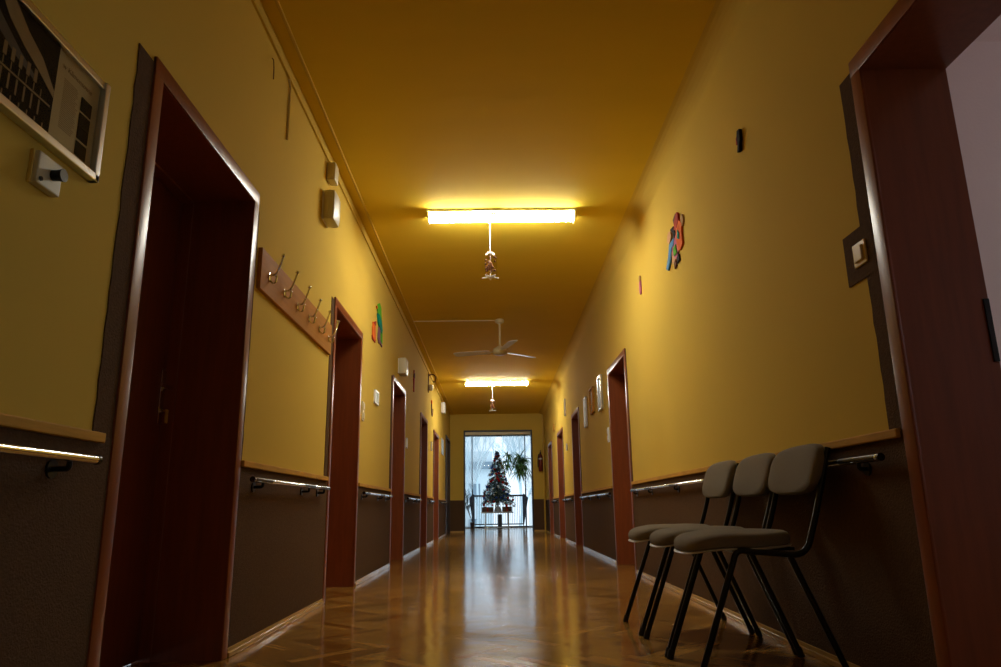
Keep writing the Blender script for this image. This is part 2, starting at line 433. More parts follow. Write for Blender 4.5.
# ------------------------------------------------------------------ doors
def wall_frame(side, y, z=0):
    """location and rotation of a frame on the wall: local +x into the corridor"""
    if side == 'L': return (XL, y, z), 0.0
    return (XR(y), y, z), PI-RANG
DEP = .325
def lever(root_leaf, s, z, key=False):
    """lever handle: origin on leaf face, s = side direction of the lever"""
    h = MB(); h.box(.0, .008, -.02, .02, -.13, .11, .003)
    hh = h.build('handle', M['chrome'], root_leaf, True); hh.location = (0, 0, z)
    hh['label'] = 'metal door handle plate with lever'
    l = MB(); l.tube(smooth_line([(.006, 0, .05), (.05, 0, .05), (.05, s*.12, .045)], .02), .009, 8); l.tube([(.004, 0, .05), (.012, 0, .05)], .018, 10)
    l.build('lever', M['chrome'], hh, True)
    if key:
        k = MB(); k.tube([(.006, 0, -.06), (.03, 0, -.06)], .004, 6); k.box(.028, .034, -.012, .012, -.105, -.05, .002)
        k.build('key', M['capwood'], hh, label='small key with a tan tag')
def door(n, side, y0, y1, top, leaf=True, DEP=DEP, mats=('door', 'leaf'), handle_far=True, label='', dark=False, key=False):
    yc = (y0+y1)/2; (loc, rz) = wall_frame(side, yc); w = (y1-y0)/2
    d = empty('door_%d' % n, loc, rz); struct(d, label)
    cw = .062; A, B = M[mats[0]], M[mats[1]]
    f = MB()
    for s in (-1, 1):
        a, b = sorted((s*w, s*(w-cw))); f.box(-.002, .011, a, b, .0, top, .004)
    f.box(-.002, .0113, -w, w, top-cw, top+.0, .004)
    f.build('door_casing', A, d, True)
    l = MB()
    for s in (-1, 1):
        a, b = sorted((s*(w-cw+.027), s*(w-cw+.002))); l.box(-DEP-.03, .004, a, b, 0, top-cw+.02)
        a, b = sorted((s*(w-cw-.010), s*(w-cw+.004)))
        if leaf: l.box(-DEP+.0, -DEP+.05, a, b, 0, top-cw-.002, .002)
    l.box(-DEP-.03, .004, -w+cw-.02, w-cw+.02, top-cw-.002, top-cw+.02)
    if leaf: l.box(-DEP, -DEP+.05, -w+cw, w-cw, top-cw-.014, top-cw, .002)
    l.build('door_lining', A, d)
    if leaf:
        q = MB().box(-DEP-.035, -DEP-.003, -w+cw+.003, w-cw-.003, .006, top-cw-.004, .003)
        lf = q.build('door_leaf', B, d)
        # the handle sits at the edge farther from the entrance
        sgn = (1 if side == 'L' else -1)
        hd = empty('handle_mount', (0, 0, 0)) if False else None
        m_ = MB(); m_.box(0, .008, -.02, .02, -.13, .11, .003)
        hh = m_.build('door_handle', M['chrome'], lf, True); hh.location = (-DEP-.003, sgn*(w-cw-.03), 1.09)
        l2 = MB(); l2.tube(smooth_line([(.006, 0, .03), (.05, 0, .03), (.05, -sgn*.12, .025)], .02), .009, 8); l2.tube([(.004, 0, .03), (.012, 0, .03)], .018, 10)
        l2.tube([(.006, 0, -.07), (.02, 0, -.07)], .011, 8)
        for v in l2.b.verts: v.co += Vector((-DEP-.003, sgn*(w-cw-.03), 1.09))
        l2.build('door_lever', M['chrome'], lf, True)
        if key:
            k = MB(); k.tube([(.006, 0, -.07), (.035, 0, -.07)], .004, 6); k.box(.030, .036, -.012, .012, -.125, -.065, .002)
            for v in k.b.verts: v.co += Vector((-DEP-.003, sgn*(w-cw-.03), 1.09))
            k.build('door_key', M['capwood'], lf, label='key with tan tag left in the lock')
    else:
        sgn = -1
        k = MB(); k.box(-DEP-.0295, -DEP-.012, -w+cw-.0015, -w+cw+.003, 1.0, 1.20, .001)
        k.build('strike_plate', M['black'], d, label='dark metal strike plate')
    return d
names = ['nearest left', 'second left', 'third left', 'fourth left', 'fifth left']
door(1, 'L', *LD[0], CAS_TOP, label='nearest left red-brown door, deep set, metal lever', key=True)
for k in range(1, 5): door(k+1, 'L', *LD[k], CAS_TOP, label=names[k]+' red-brown wooden door in a deep reveal')
# sixth left: tall dark doorway at the end
def dark_doorway():
    y0, y1 = D6; yc = (y0+y1)/2; loc, rz = wall_frame('L', yc); w = (y1-y0)/2
    d = empty('door_6', loc, rz); struct(d, 'tall dark double door at the far left end')
    f = MB()
    for s in (-1, 1):
        a, b = sorted((s*w, s*(w-.06))); f.box(-.33, .02, a, b, 0, 2.33, .004)
    f.box(-.33, .02, -w, w, 2.27, 2.33, .004); f.build('door_casing', M['dark_door'], d)
    for s in (-1, 1):
        a, b = sorted((s*.003, s*(w-.063))); MB().box(-.06, -.02, a, b, .006, 2.265, .004).build('door_leaf', M['dark_door'], d)
dark_doorway()
door(7, 'R', *RD[0], CAS_TOP, leaf=False, DEP=.255, label='nearest right open doorway with red-brown lining')
for k in range(1, 5): door(7+k, 'R', *RD[k], CAS_TOP, label=['', 'second', 'third', 'fourth', 'fifth'][k]+' right red-brown wooden door in a deep reveal')

# ------------------------------------------------------------------ things on walls
def on_wall(name, side, y, z): loc, rz = wall_frame(side, y, z); return empty(name, loc, rz)

# fluorescent lights
def ceiling_light(y, m, label, full=True):
    r = empty('fluorescent_light', (.10, y+.065, H)); tag(r, label, 'ceiling light')
    hw = .625
    MB().box(-hw-.006, hw+.006, -.078, .078, -.022, 0, .004).build('housing', M['white'], r)
    d = MB(); N = 8; sec = [(-.064, -.02), (-.067, -.045), (-.058, -.066), (-.03, -.076), (.03, -.076), (.058, -.066), (.067, -.045), (.064, -.02)]
    A = [d.b.verts.new((-hw+.012, a, b)) for a, b in sec]; B = [d.b.verts.new((hw-.012, a, b)) for a, b in sec]
    for k in range(len(sec)): d.b.faces.new((A[k], A[(k+1) % 8], B[(k+1) % 8], B[k]))
    d.b.faces.new(A); d.b.faces.new(B[::-1]); d.build('diffuser', m, r)
    for s in (-1, 1):
        a, b = sorted((s*hw, s*(hw-.012))); MB().box(a, b, -.072, .072, -.082, -.02, .003).build('end_cap', M['white'], r)
    MB().box(-.10, -.0, -.072, -.066, -.05, -.03, .002).build('clip', M['white'], r)
    return r
ceiling_light(5.60, M['tube'], 'lit fluorescent ceiling light nearest the viewpoint, large and bright')
ceiling_light(13.93, M['tube_far'], 'small lit fluorescent ceiling light farther down the corridor, past the fan')

ceiling_light(-2.73, M['fill_rear'], 'added unseen fill light behind the viewpoint, shaped like the ceiling lights')  # unseen fixture added to brighten the near walls

# hanging decorations under the lights
def hanging(x, y, label):
    r = empty('hanging_decoration', (x, y, H-.078)); tag(r, label, 'hanging decoration')
    zb = 2.455-(H-.078); zt = 2.655-(H-.078)
    MB().tube([(0, 0, 0), (0, 0, zb+.02)], .0045, 6).build('rod', M['white'], r)
    def star(rad, inn, z, th, m, nm):
        mb = MB(); n = 5; pts = []
        for k in range(10):
            a = k*PI/5+PI/2; q = rad if k % 2 == 0 else inn; pts.append((q*math.cos(a), q*math.sin(a)))
        lo = [mb.b.verts.new((p[0], p[1], z)) for p in pts]; hi = [mb.b.verts.new((p[0], p[1], z+th)) for p in pts]
        mb.b.faces.new(lo[::-1]); mb.b.faces.new(hi)
        for k in range(10): mb.b.faces.new((lo[k], lo[(k+1) % 10], hi[(k+1) % 10], hi[k]))
        mb.build(nm, m, r)
    star(.075, .026, zb, .006, M['white'], 'base_star'); star(.04, .016, zt, .02, M['white'], 'top_star')
    q = MB()
    for k in range(3):
        a = k*2*PI/3+.3; c, s = math.cos(a)*.06, math.sin(a)*.06; a2 = a+2*PI/3; c2, s2 = math.cos(a2)*.06, math.sin(a2)*.06
        q.quad((c, s, zb+.012), (c2, s2, zb+.012), (c2, s2, zt-.005), (c, s, zt-.005))
    q.build('clear_panel', M['clear'], r)
    q = MB()
    rr = random.Random(4)
    for k in range(34):
        a = rr.choice((0, 1, 2))*2*PI/3+.3; t = rr.random(); z = rr.uniform(zb+.03, zt-.02); s = rr.uniform(.005, .010)
        q.sphere((.058*(math.cos(a)*t+math.cos(a+2*PI/3)*(1-t)), .058*(math.sin(a)*t+math.sin(a+2*PI/3)*(1-t)), z), s, 6, (1, 1, 1.2))
    q.sphere((0, 0, (zb+zt)/2), .024, 8, (1, 1, 1.8))
    q.build('cut_paper_flowers', M['p_brown'], r)
    return r
hanging(.0, 5.66, 'clear star-based ornament hanging under the nearer ceiling light')
hanging(.012, 13.99, 'tiny ornament hanging under the farther ceiling light')

# ceiling fan
r = empty('ceiling_fan', (.115, 9.22, H)); tag(r, 'white three-blade ceiling fan between the two lights', 'ceiling fan')
MB().lathe([(.05, 0), (.06, -.01), (.058, -.04), (.03, -.055), (.012, -.06)]).build('canopy', M['cream'], r, True)
MB().tube([(0, 0, -.05), (0, 0, -.39)], .014, 10).build('down_rod', M['cream'], r, True)
MB().lathe([(.02, -.36), (.055, -.385), (.085, -.40), (.10, -.43), (.10, -.455), (.085, -.475), (.05, -.487), (.0, -.49)]).build('motor_housing', M['cream'], r, True)
for a in (163, 42, -75):
    bl = MB(); a_ = math.radians(a); R_ = Matrix.Rotation(a_, 3, 'Z') @ Matrix.Rotation(math.radians(11), 3, 'X')
    prof = [(.14, .045), (.20, .058), (.4, .064), (.57, .066), (.62, .060), (.64, .04)]
    top = []; bot = []
    for z, L in ((.003, top), (-.003, bot)):
        for x, w in prof: L.append(bl.b.verts.new(R_ @ Vector((x, -w, z))+Vector((0, 0, -.435))))
        for x, w in prof[::-1]: L.append(bl.b.verts.new(R_ @ Vector((x, w, z))+Vector((0, 0, -.435))))
    bl.b.faces.new(top); bl.b.faces.new(bot[::-1]); n = len(top)
    for k in range(n): bl.b.faces.new((top[k], top[(k+1) % n], bot[(k+1) % n], bot[k]))
    ob = bl.build('blade', M['white'], r)
    br = MB(); br.box(.08, .20, -.014, .014, -.007, -.001, .002, rot=R_); 
    for v in br.b.verts: v.co.z -= .435
    br.build('blade_bracket', M['alu'], ob)
tag(MB().box(-1.035, .055, 9.243, 9.257, H-.010, H, .003).build('ceiling_cable', M['cream']), 'thin pale cable crossing the ceiling to the fan', 'cable')

# conduits
tag(MB().box(XL, XL+.014, YB, YE-.01, 2.940, 2.953, .003).build('wall_conduit', M['wall']), 'slim yellow painted conduit high along the left wall', 'conduit')
tag(MB().box(XL+.072, XL+.090, YB, YE-.01, H-.014, H, .004).build('ceiling_conduit', M['wall']), 'slim yellow conduit along the left edge of the ceiling', 'conduit')
tag(MB().tube(smooth_line([(XL+.007, 3.55, 2.935), (XL+.007, 3.58, 2.90), (XL+.006, 3.585, 2.58)], .02), .006, 6).build('wall_cable', M['cream'], smooth=True), 'short cable running down the left wall from the conduit', 'cable')
tag(MB().tube(smooth_line([(XL+.004, 3.26, 2.865), (XL+.02, 3.235, 2.84), (XL+.02, 3.25, 2.80), (XL+.004, 3.30, 2.77)], .03), .003, 6).build('cable_loop', M['p_brown'], smooth=True), 'small loose wire loop on the left wall above the nearest door', 'wire')
r = empty('heating_pipe', (1.342, YE-.045, 0)); tag(r, 'vertical yellow painted pipe in the right corner of the end wall', 'pipe')
MB().tube([(0, 0, 0), (0, 0, H)], .022, 12).build('pipe', M['paintpipe'], r, True)
for z in (.9, 2.3): MB().box(-.028, .028, -.0, .045, z, z+.03, .003).build('pipe_clip', M['paintpipe'], r)

# handrails
def handrail(side, y0, y1, label):
    L = y1-y0; yc = (y0+y1)/2; r = on_wall('handrail', side, yc, .728); tag(r, label, 'handrail', None)
    s = 1 if side == 'L' else -1; off = .052 if side == 'L' else .036; h = L/2
    MB().tube([(off, -h, 0), (off, h, 0)], .0115, 12).build('rail_tube', M['chrome'], r, True)
    ys = [-h+.14]
    while ys[-1]+.86 < h: ys.append(ys[-1]+.86)
    if h-ys[-1] > .35: ys.append(h-.12)
    for y in ys:
        if y0 > 0 or y < h-.3: MB().tube([(off, s*y-.12, 0), (off, s*y+.12, 0)], .0130, 12).build('sleeve', M['sleeve'], r, True)
        b = MB(); b.tube(smooth_line([(off, s*y, -.012), (off, s*y, -.03), (0.008, s*y, -.03)], .012), .007, 8)
        b.tube([(.004, s*y, -.03), (.012, s*y, -.03)], .024, 12); b.build('bracket', M['black'], r, True)
    for q in (-1, 1):
        MB().tube([(off, q*h-.002, 0), (off, q*h+q*.010, 0)], .0130, 12).build('end_cap', M['sleeve'], r, True)
LR = [(-.6, 1.96), (3.26, 4.76), (6.08, 7.72), (9.22, 10.85), (12.42, 13.4), (15.05, 17.0)]
RRl = [(2.29, 6.62), (7.92, 10.65), (12.0, 13.62), (14.98, 16.44)]
ln = ['nearest handrail on the left wall, before the first door', 'handrail on the left wall below the coat rack', 'left wall handrail between the second and third doors', 'left wall handrail between the third and fourth doors', 'left wall handrail between the fourth and fifth doors', 'farthest handrail on the left wall']
rn = ['right wall handrail behind the three chairs', 'right wall handrail below the three pictures', 'right wall handrail between the third and fourth doors', 'farthest handrail on the right wall']
for (a, b), t in zip(LR, ln): handrail('L', a, b, 'chrome and black '+t)
for (a, b), t in zip(RRl, rn): handrail('R', a, b, 'chrome and black '+t)

# coat rack
r = on_wall('coat_rack', 'L', 4.035, 1.728); tag(r, 'brown wooden coat rack board with six chrome hooks on the left wall', 'coat rack')
MB().box(0, .020, -.765, .765, -.103, .103, .003).build('board', M['board'], r)
for k in range(6):
    s = 3.395-4.035+k*.2615
    h = MB(); x = .02
    h.lathe([(.016, 0), (.016, .004), (.01, .006)], (0, 0, 0), 12)
    for v in h.b.verts: v.co = Vector((x+v.co.z, s+v.co.x, -.01+v.co.y*1.6))
    h.tube(smooth_line([(x, s, .0), (x+.03, s, .004), (x+.050, s, .050), (x+.062, s, .10)], .03), [.006]*7+[.0055]*7, 7)
    h.sphere((x+.063, s, .105), .010, 8)
    h.tube(smooth_line([(x, s, -.02), (x+.02, s, -.042), (x+.034, s, -.035), (x+.036, s, -.008)], .02), .0045, 7)
    h.sphere((x+.036, s, -.005), .007, 8)
    h.build('hook', M['chrome'], r, True)

# framed poster
r = on_wall('framed_poster', 'L', 1.518, 1.638); tag(r, 'aluminium framed poster with a dark building photo and text, upper left wall', 'framed poster')
hw, hh = .335, .152
fr = MB(); t = .022
fr.box(0, .020, -hw, hw, hh-t, hh, .003); fr.box(0, .026, -hw, hw, -hh, -hh+t, .003); fr.box(0, .026, -hw, -hw+t, -hh, hh, .003); fr.box(0, .026, hw-t, hw, -hh, hh, .003)
fr.build('frame', M['alu'], r)
MB().box(.002, .008, -hw+.01, hw-.01, -hh+.01, hh-.01).build('sheet', M['paper'], r, label='cream printed sheet')
ph = MB().box(.008, .0095, -hw+.02, .12, -hh+.02, hh-.02).build('photo', M['photo_dark'], r, label='dark photograph of a building with tall windows')
c = MB(); c.poly([(-.12, .13), (-.06, .13), (.0, .085), (.06, .055), (.118, .0), (.118, -.02), (.05, .015), (-.01, .04), (-.07, .075)], .0095, .0102); c.build('cloud', M['photo_sky'], ph)
c = MB(); c.poly([(-.15, .10), (-.09, .06), (-.02, .02), (.05, -.01), (.05, -.022), (-.04, .0), (-.15, .05)], .0095, .0100); c.build('roof_slope', M['photo_mid'], ph)
c = MB()
for k in range(8):
    y = -.13+k*.028; c.box(.0095, .0103, y, y+.006, -.095, -.055)
    if 1 < k < 7: c.box(.0095, .0103, y, y+.012, -.022, .012)
    c.box(.0095, .0103, y+.003, y+.006, -.045, -.025)
for y in (-.14,): c.box(.0095, .0103, y, .11, -.052, -.047)
for k in range(8): c.box(.0095, .0103, -.12+k*.03, -.116+k*.03, -.125, -.105)
c.build('windows_print', M['print'], ph)
c = MB()
for k, z in enumerate((.045, -.002, -.045, -.085)): c.box(.008, .0095, .235, .285, z-.028 if k != 2 else z-.02, z+.012 if k != 2 else z+.014)
c.build('small_photos', M['photo_dark'], r)
c = MB(); rr = random.Random(3)
for k in range(26):
    z = .06-k*.0055; c.box(.008, .0086, .155, .155+rr.uniform(.055, .068), z, z+.0018)
c.build('text_lines', M['print'], r)
tc_ = bpy.data.curves.new('title', 'FONT'); tc_.body = 'w Klimontowie'; tc_.size = .022; tc_.extrude = .0003; tc_.shear = .2
to = bpy.data.objects.new('title_tmp', tc_); COL.objects.link(to); bpy.context.view_layer.update()
me = bpy.data.meshes.new_from_object(to); bpy.data.objects.remove(to)
me.transform(Matrix(((0, 0, 1, .0088), (1, 0, 0, .14), (0, 1, 0, .085), (0, 0, 0, 1)))); me.materials.clear(); me.materials.append(M['print'])
to = bpy.data.objects.new('title_text', me); COL.objects.link(to); to.parent = r
MB().box(.012, .014, -hw+.018, hw-.018, -hh+.018, hh-.018).build('glazing', M['clear'], r)

# thermostat with knob
r = on_wall('thermostat', 'L', 1.65, 1.413); tag(r, 'small white wall box with a black knob below the framed poster', 'thermostat')
MB().box(0, .022, -.048, .048, -.042, .042, .004).build('plate', M['offwhite'], r)
MB().box(0, .010, -.053, -.046, -.044, .044, .002).build('side_strip', M['ivory'], r)
k = MB(); k.tube([(.02, .012, .002), (.034, .012, .002), (.05, .012, .002)], [.014, .014, .017], 14); k.build('knob', M['black'], r, True)
MB().tube([(.02, -.034, -.028), (.026, -.034, -.028)], .006, 8).build('screw', M['ink'], r)

# wall speakers and sensors on the left wall
def rbox(name, side, y, z, d, w, h, m, label, cat, bev=.02, extra=True):
    r = on_wall(name, side, y, z); tag(r, label, cat)
    MB().box(0.004, d, -w/2, w/2, -h/2, h/2, bev).build('cover', m, r, True)
    MB().box(0, .012, -w/2+.01, w/2-.01, -h/2+.01, h/2-.01, .003).build('back_plate', M['white'], r)
    return r
rbox('wall_speaker', 'L', 4.52, 2.578, .092, .19, .225, M['offwhite'], 'rounded white wall speaker above the coat rack', 'speaker', .04)
rbox('junction_box', 'L', 4.57, 2.862, .062, .11, .135, M['cream'], 'small cream box just under the ceiling conduit, above the speaker', 'junction box', .012)
rbox('wall_speaker', 'L', 8.52, 2.27, .10, .22, .20, M['offwhite'], 'white wall speaker above the third left door', 'speaker', .025)
rbox('wall_speaker', 'L', 15.80, 2.77, .09, .25, .24, M['white'], 'farthest white wall box high on the left wall', 'speaker', .02)

# wall-mounted brackets etc.
r = on_wall('wall_lantern', 'L', 12.45, 2.75); tag(r, 'dark curled bracket with a white bell-shaped lantern on the left wall', 'wall lamp')
MB().tube(smooth_line([(.006, 0, -.16), (.006, 0, .15), (.10, 0, .16), (.14, 0, .10), (.12, 0, .02), (.09, 0, .03)], .05), .010, 8).build('bracket', M['p_brown'], r, True)
MB().box(0, .012, -.04, .04, -.16, .17, .004).build('back_board', M['p_brown'], r)
MB().lathe([(.012, -.02), (.035, -.04), (.04, -.11), (.028, -.13)], (.05, 0, 0), 12).build('shade', M['white'], r, True)

# flat painted cut-outs
def cutout(name, side, y, z, parts, label, cat='wall decoration', sy=1, sz=1):
    r = on_wall(name, side, y, z); tag(r, label, cat)
    flip = 1 if side == 'L' else -1
    for i, (nm, m, pts, d) in enumerate(parts):
        mb = MB(); mb.poly([(p[0]*flip*sy, p[1]*sz) for p in pts], .002, .006+d); mb.build(nm, M[m], r)
    return r
def ell(cx, cz, rx, rz, n=14, rot=0):
    out = []
    for k in range(n):
        a = 2*PI*k/n; x, z_ = rx*math.cos(a), rz*math.sin(a)
        out.append((cx+x*math.cos(rot)-z_*math.sin(rot), cz+x*math.sin(rot)+z_*math.cos(rot)))
    return out
# parrot on a branch, and a small orange figure (coordinates: world y offset, z offset)
cutout('parrot_cutout', 'L', 6.93, 2.385, [
    ('body', 'p_green', [(-.10, .13), (-.14, .19), (-.10, .27), (-.02, .33), (.05, .29), (.06, .20), (.10, .10), (.14, -.02), (.13, -.10), (.07, -.04), (-.02, .0), (-.08, .05)], .004),
    ('wing', 'p_teal', [(-.12, .12), (-.04, .14), (.06, .08), (.12, -.02), (.09, -.09), (.0, -.06), (-.09, .0)], .009),
    ('beak', 'p_orange', [(-.14, .22), (-.18, .20), (-.15, .17), (-.12, .19)], .006),
    ('tail', 'p_green', [(.06, -.06), (.14, -.06), (.15, -.22), (.10, -.24)], .003),
    ('branch', 'p_violet', [(-.05, -.05), (.03, -.06), (.02, -.16), (.04, -.22), (.14, -.25), (.13, -.28), (.05, -.26), (-.02, -.29), (-.07, -.24), (-.06, -.14)], .006)],
    'green and teal painted parrot cut-out on the left wall', sy=1.35, sz=.67)
cutout('figure_cutout', 'L', 6.60, 2.26, [
    ('body', 'p_orange', [(-.06, -.14), (-.07, -.02), (-.05, .05), (-.06, .09), (.0, .10), (.05, .08), (.05, .0), (.07, -.1), (.06, -.15), (.0, -.17)], .006),
    ('hat', 'p_red', [(-.05, .08), (.04, .08), (.06, .16), (.02, .13)], .010),
    ('base', 'p_red', [(-.08, -.13), (.08, -.13), (.07, -.18), (-.06, -.18)], .004)],
    'small orange painted figure cut-out beside the parrot', sy=1.3, sz=.62)
cutout('group_cutout', 'R', 4.60, 2.36, [
    ('horse_head', 'p_red', [(-.02, .13), (-.10, .18), (-.13, .15), (-.12, .10), (-.05, .06), (.0, .08)], .010),
    ('mane', 'p_brown', [(-.12, .16), (-.05, .19), (.02, .17), (.0, .12), (-.02, .06), (-.06, .10)], .006),
    ('body', 'p_orange', [(-.14, .10), (-.05, .09), (-.03, .0), (-.06, -.10), (-.10, -.12), (-.18, -.10), (-.17, -.02), (-.19, .05)], .008),
    ('tail', 'p_tan', ell(-.20, .07, .03, .045), .006),
    ('girl_head', 'p_peach', ell(.14, .08, .055, .045), .010),
    ('girl_hair', 'p_black', [(.10, .13), (.02, .12), (-.01, .05), (.03, .02), (.05, .08), (.10, .12)], .007),
    ('dress', 'p_blue', [(.02, .03), (.16, .03), (.21, -.05), (.29, -.12), (.24, -.15), (.16, -.10), (.10, -.02), (.05, -.02)], .008),
    ('skirt', 'p_pink', [(-.03, .04), (.10, -.02), (.10, -.08), (.0, -.15), (-.06, -.10)], .005),
    ('coat', 'p_peach', [(.02, -.02), (.12, -.05), (.12, -.14), (.04, -.16)], .004),
    ('shirt', 'p_green', [(-.02, -.04), (.05, -.05), (.04, -.11), (-.03, -.11)], .012),
    ('cape', 'p_teal', [(-.10, .04), (-.13, .0), (-.12, -.04), (-.08, -.02)], .014),
    ('leg', 'p_brown', [(.04, -.14), (.08, -.15), (.07, -.20), (.02, -.19)], .006),
    ('shoe', 'p_black', [(-.06, -.13), (-.01, -.14), (.0, -.185), (-.07, -.18)], .006)],
    'cluster of colourful painted cut-out figures on the right wall', sz=.92)
cutout('bird_cutout', 'R', 3.26, 2.37, [
    ('body', 'p_black', [(-.04, .06), (.0, .065), (.02, .02), (.01, -.02), (.03, -.055), (-.01, -.06), (-.02, -.02), (-.04, .0)], .012),
    ('wing', 'p_red', [(.0, .045), (.045, .04), (.05, .0), (.02, -.015), (.0, .01)], .008)],
    'small dark red and black cut-out high on the right wall', sz=.9, sy=.75)
cutout('girl_cutout', 'R', 5.83, 2.43, [
    ('dress', 'p_pink', [(-.03, .03), (.03, .03), (.04, -.04), (.02, -.08), (-.02, -.08), (-.03, -.03)], .006),
    ('head', 'p_tan', ell(.0, .055, .028, .028), .008)],
    'tiny pink cut-out figure on the right wall beyond the cluster')
cutout('dark_cutout', 'L', 10.12, 2.375, [
    ('body', 'p_red', [(-.04, -.15), (.03, -.15), (.04, -.02), (.07, .03), (.03, .08), (.02, .16), (-.03, .16), (-.03, .06), (-.07, .02), (-.04, -.04)], .008),
    ('head', 'p_brown', ell(0, .08, .05, .04), .014)],
    'narrow dark red cut-out on the left wall past the white speaker')
cutout('monkey_cutout', 'L', 13.20, 2.41, [
    ('head', 'p_orange', ell(-.05, .11, .09, .035), .012),
    ('body', 'p_brown', [(-.10, .08), (-.01, .08), (.0, .0), (.03, -.06), (.10, -.10), (.18, -.05), (.22, .02), (.25, .0), (.2, -.09), (.1, -.14), (.0, -.13), (-.08, -.08), (-.11, 0)], .008),
    ('belly', 'p_tan', ell(-.02, -.06, .05, .035), .014)],
    'brown cut-out with a curled tail on the left wall')

# pictures, notices and switches
def picture(side, y, z, w, h, label, mfr='alu', mpic='pict', d=.018, name='framed_picture', cat='picture'):
    r = on_wall(name, side, y, z); tag(r, label, cat)
    t = .016; f = MB()
    f.box(0, d, -w/2, w/2, h/2-t, h/2, .002); f.box(0, d, -w/2, w/2, -h/2, -h/2+t, .002)
    f.box(0, d, -w/2, -w/2+t, -h/2, h/2, .002); f.box(0, d, w/2-t, w/2, -h/2, h/2, .002); f.build('frame', M[mfr], r)
    MB().box(.001, .009, -w/2+.005, w/2-.005, -h/2+.005, h/2-.005).build('print', M[mpic], r)
    return r
picture('R', 8.42, 1.905, .27, .41, 'framed picture nearest the second right door, first of three', d=.03)
picture('R', 9.2, 1.93, .29, .33, 'framed picture in the middle of the three on the right wall', mfr='board', d=.03)
picture('R', 9.9, 1.87, .20, .41, 'narrow framed picture, farthest of the three on the right wall', d=.03)
picture('R', 12.87, 2.35, .16, .30, 'small narrow picture above the third stretch of right wall', d=.02)
picture('R', 15.54, 2.28, .14, .16, 'tiny picture high on the right wall near the end', mfr='board')
picture('L', 6.84, 1.64, .22, .13, 'small grey green picture between the second and third left doors', mfr='white', mpic='pict_green')
picture('L', 9.36, 1.43, .10, .13, 'small pale notice just past the third left door', mfr='white', mpic='pict')
picture('L', 13.17, 1.71, .16, .16, 'small pale green notice between the fourth and fifth left doors', mfr='white', mpic='pict_blue')
picture('L', 16.05, 1.94, .62, .34, 'wide pale framed picture at the far end of the left wall', mpic='pict_blue')
picture('R', 12.77, 1.63, .10, .12, 'small pale blue notice on the far right wall', mfr='white', mpic='pict_blue', name='notice', cat='notice')
def switch(side, y, z, n, m, label, w=.082):
    r = on_wall('light_switch', side, y, z); tag(r, label, 'light switch')
    MB().box(0, .011, -w/2, w/2, -n*.041, n*.041, .003).build('plate', M[m], r)
    for k in range(n):
        zc = (k-(n-1)/2)*.08; MB().box(.006, .018, -w/2+.014, w/2-.014, zc-.027, zc+.027, .004).build('rocker', M[m], r)
switch('R', 2.288, 1.412, 1, 'ivory', 'ivory rocker switch on a dark painted patch by the nearest right door')
switch('L', 6.165, 1.42, 2, 'cream', 'cream double switch beside the second left door')
switch('R', 8.0, 1.37, 2, 'white', 'white double switch just past the second right door')

# fire extinguisher
r = empty('fire_extinguisher', (1.258, YE-.085, 1.52)); tag(r, 'dark red fire extinguisher hung on the end wall beside the opening', 'fire extinguisher')
MB().lathe([(.048, 0), (.057, .015), (.057, .36), (.045, .41), (.02, .435)], seg=16).build('cylinder', M['extred'], r, True)
m_ = MB(); m_.tube([(0, 0, .43), (0, 0, .475)], .018, 10); m_.box(-.015, .015, -.07, .04, .475, .50, .004); m_.box(-.012, .012, -.07, .02, .52, .535, .003); m_.build('valve', M['black'], r, True)
MB().tube(smooth_line([(-.01, -.03, .45), (-.06, -.05, .42), (-.075, -.03, .2), (-.07, -.02, .10)], .04), .010, 8).build('hose', M['black'], r, True)
MB().box(-.04, .04, .06, .085, .18, .32, .002).build('wall_bracket', M['black'], r)
MB().lathe([(.0578, .30), (.0578, .335)], seg=16).build('label_band', M['pict'], r, True)

# ------------------------------------------------------------------ chairs
def superloop(cx, cy_, a, b, n=40, e=3.2):
    out = []
    for k in range(n):
        t = 2*PI*k/n; c, s = math.cos(t), math.sin(t)
        out.append((cx+a*math.copysign(abs(c)**(2/e), c), cy_+b*math.copysign(abs(s)**(2/e), s)))
    return out
def cushion(a, b, th, e, dome, warp, n=44):
    """rounded pad lying in xy: rings from bottom centre over the rim to top centre; warp maps points"""
    mb = MB(); rings = []
    prof = [(.02, 0), (.6, 0), (.93, 0), (.985, .12), (1.0, .38), (.995, .62), (.965, .82), (.90, .95), (.78, 1.0), (.55, 1.0+dome*.6), (.3, 1.0+dome*.9), (.02, 1.0+dome)]
    for (k, z) in prof:
        ring = []
        for (x, y) in superloop(0, 0, a, b, n, e):
            ring.append(mb.b.verts.new(warp(Vector((x*k, y*k, z*th)))))
        rings.append(ring)
    for A, B in zip(rings, rings[1:]):
        for k in range(n): mb.b.faces.new((A[k], A[(k+1) % n], B[(k+1) % n], B[k]))
    mb.b.faces.new(rings[0][::-1]); mb.b.faces.new(rings[-1]); return mb
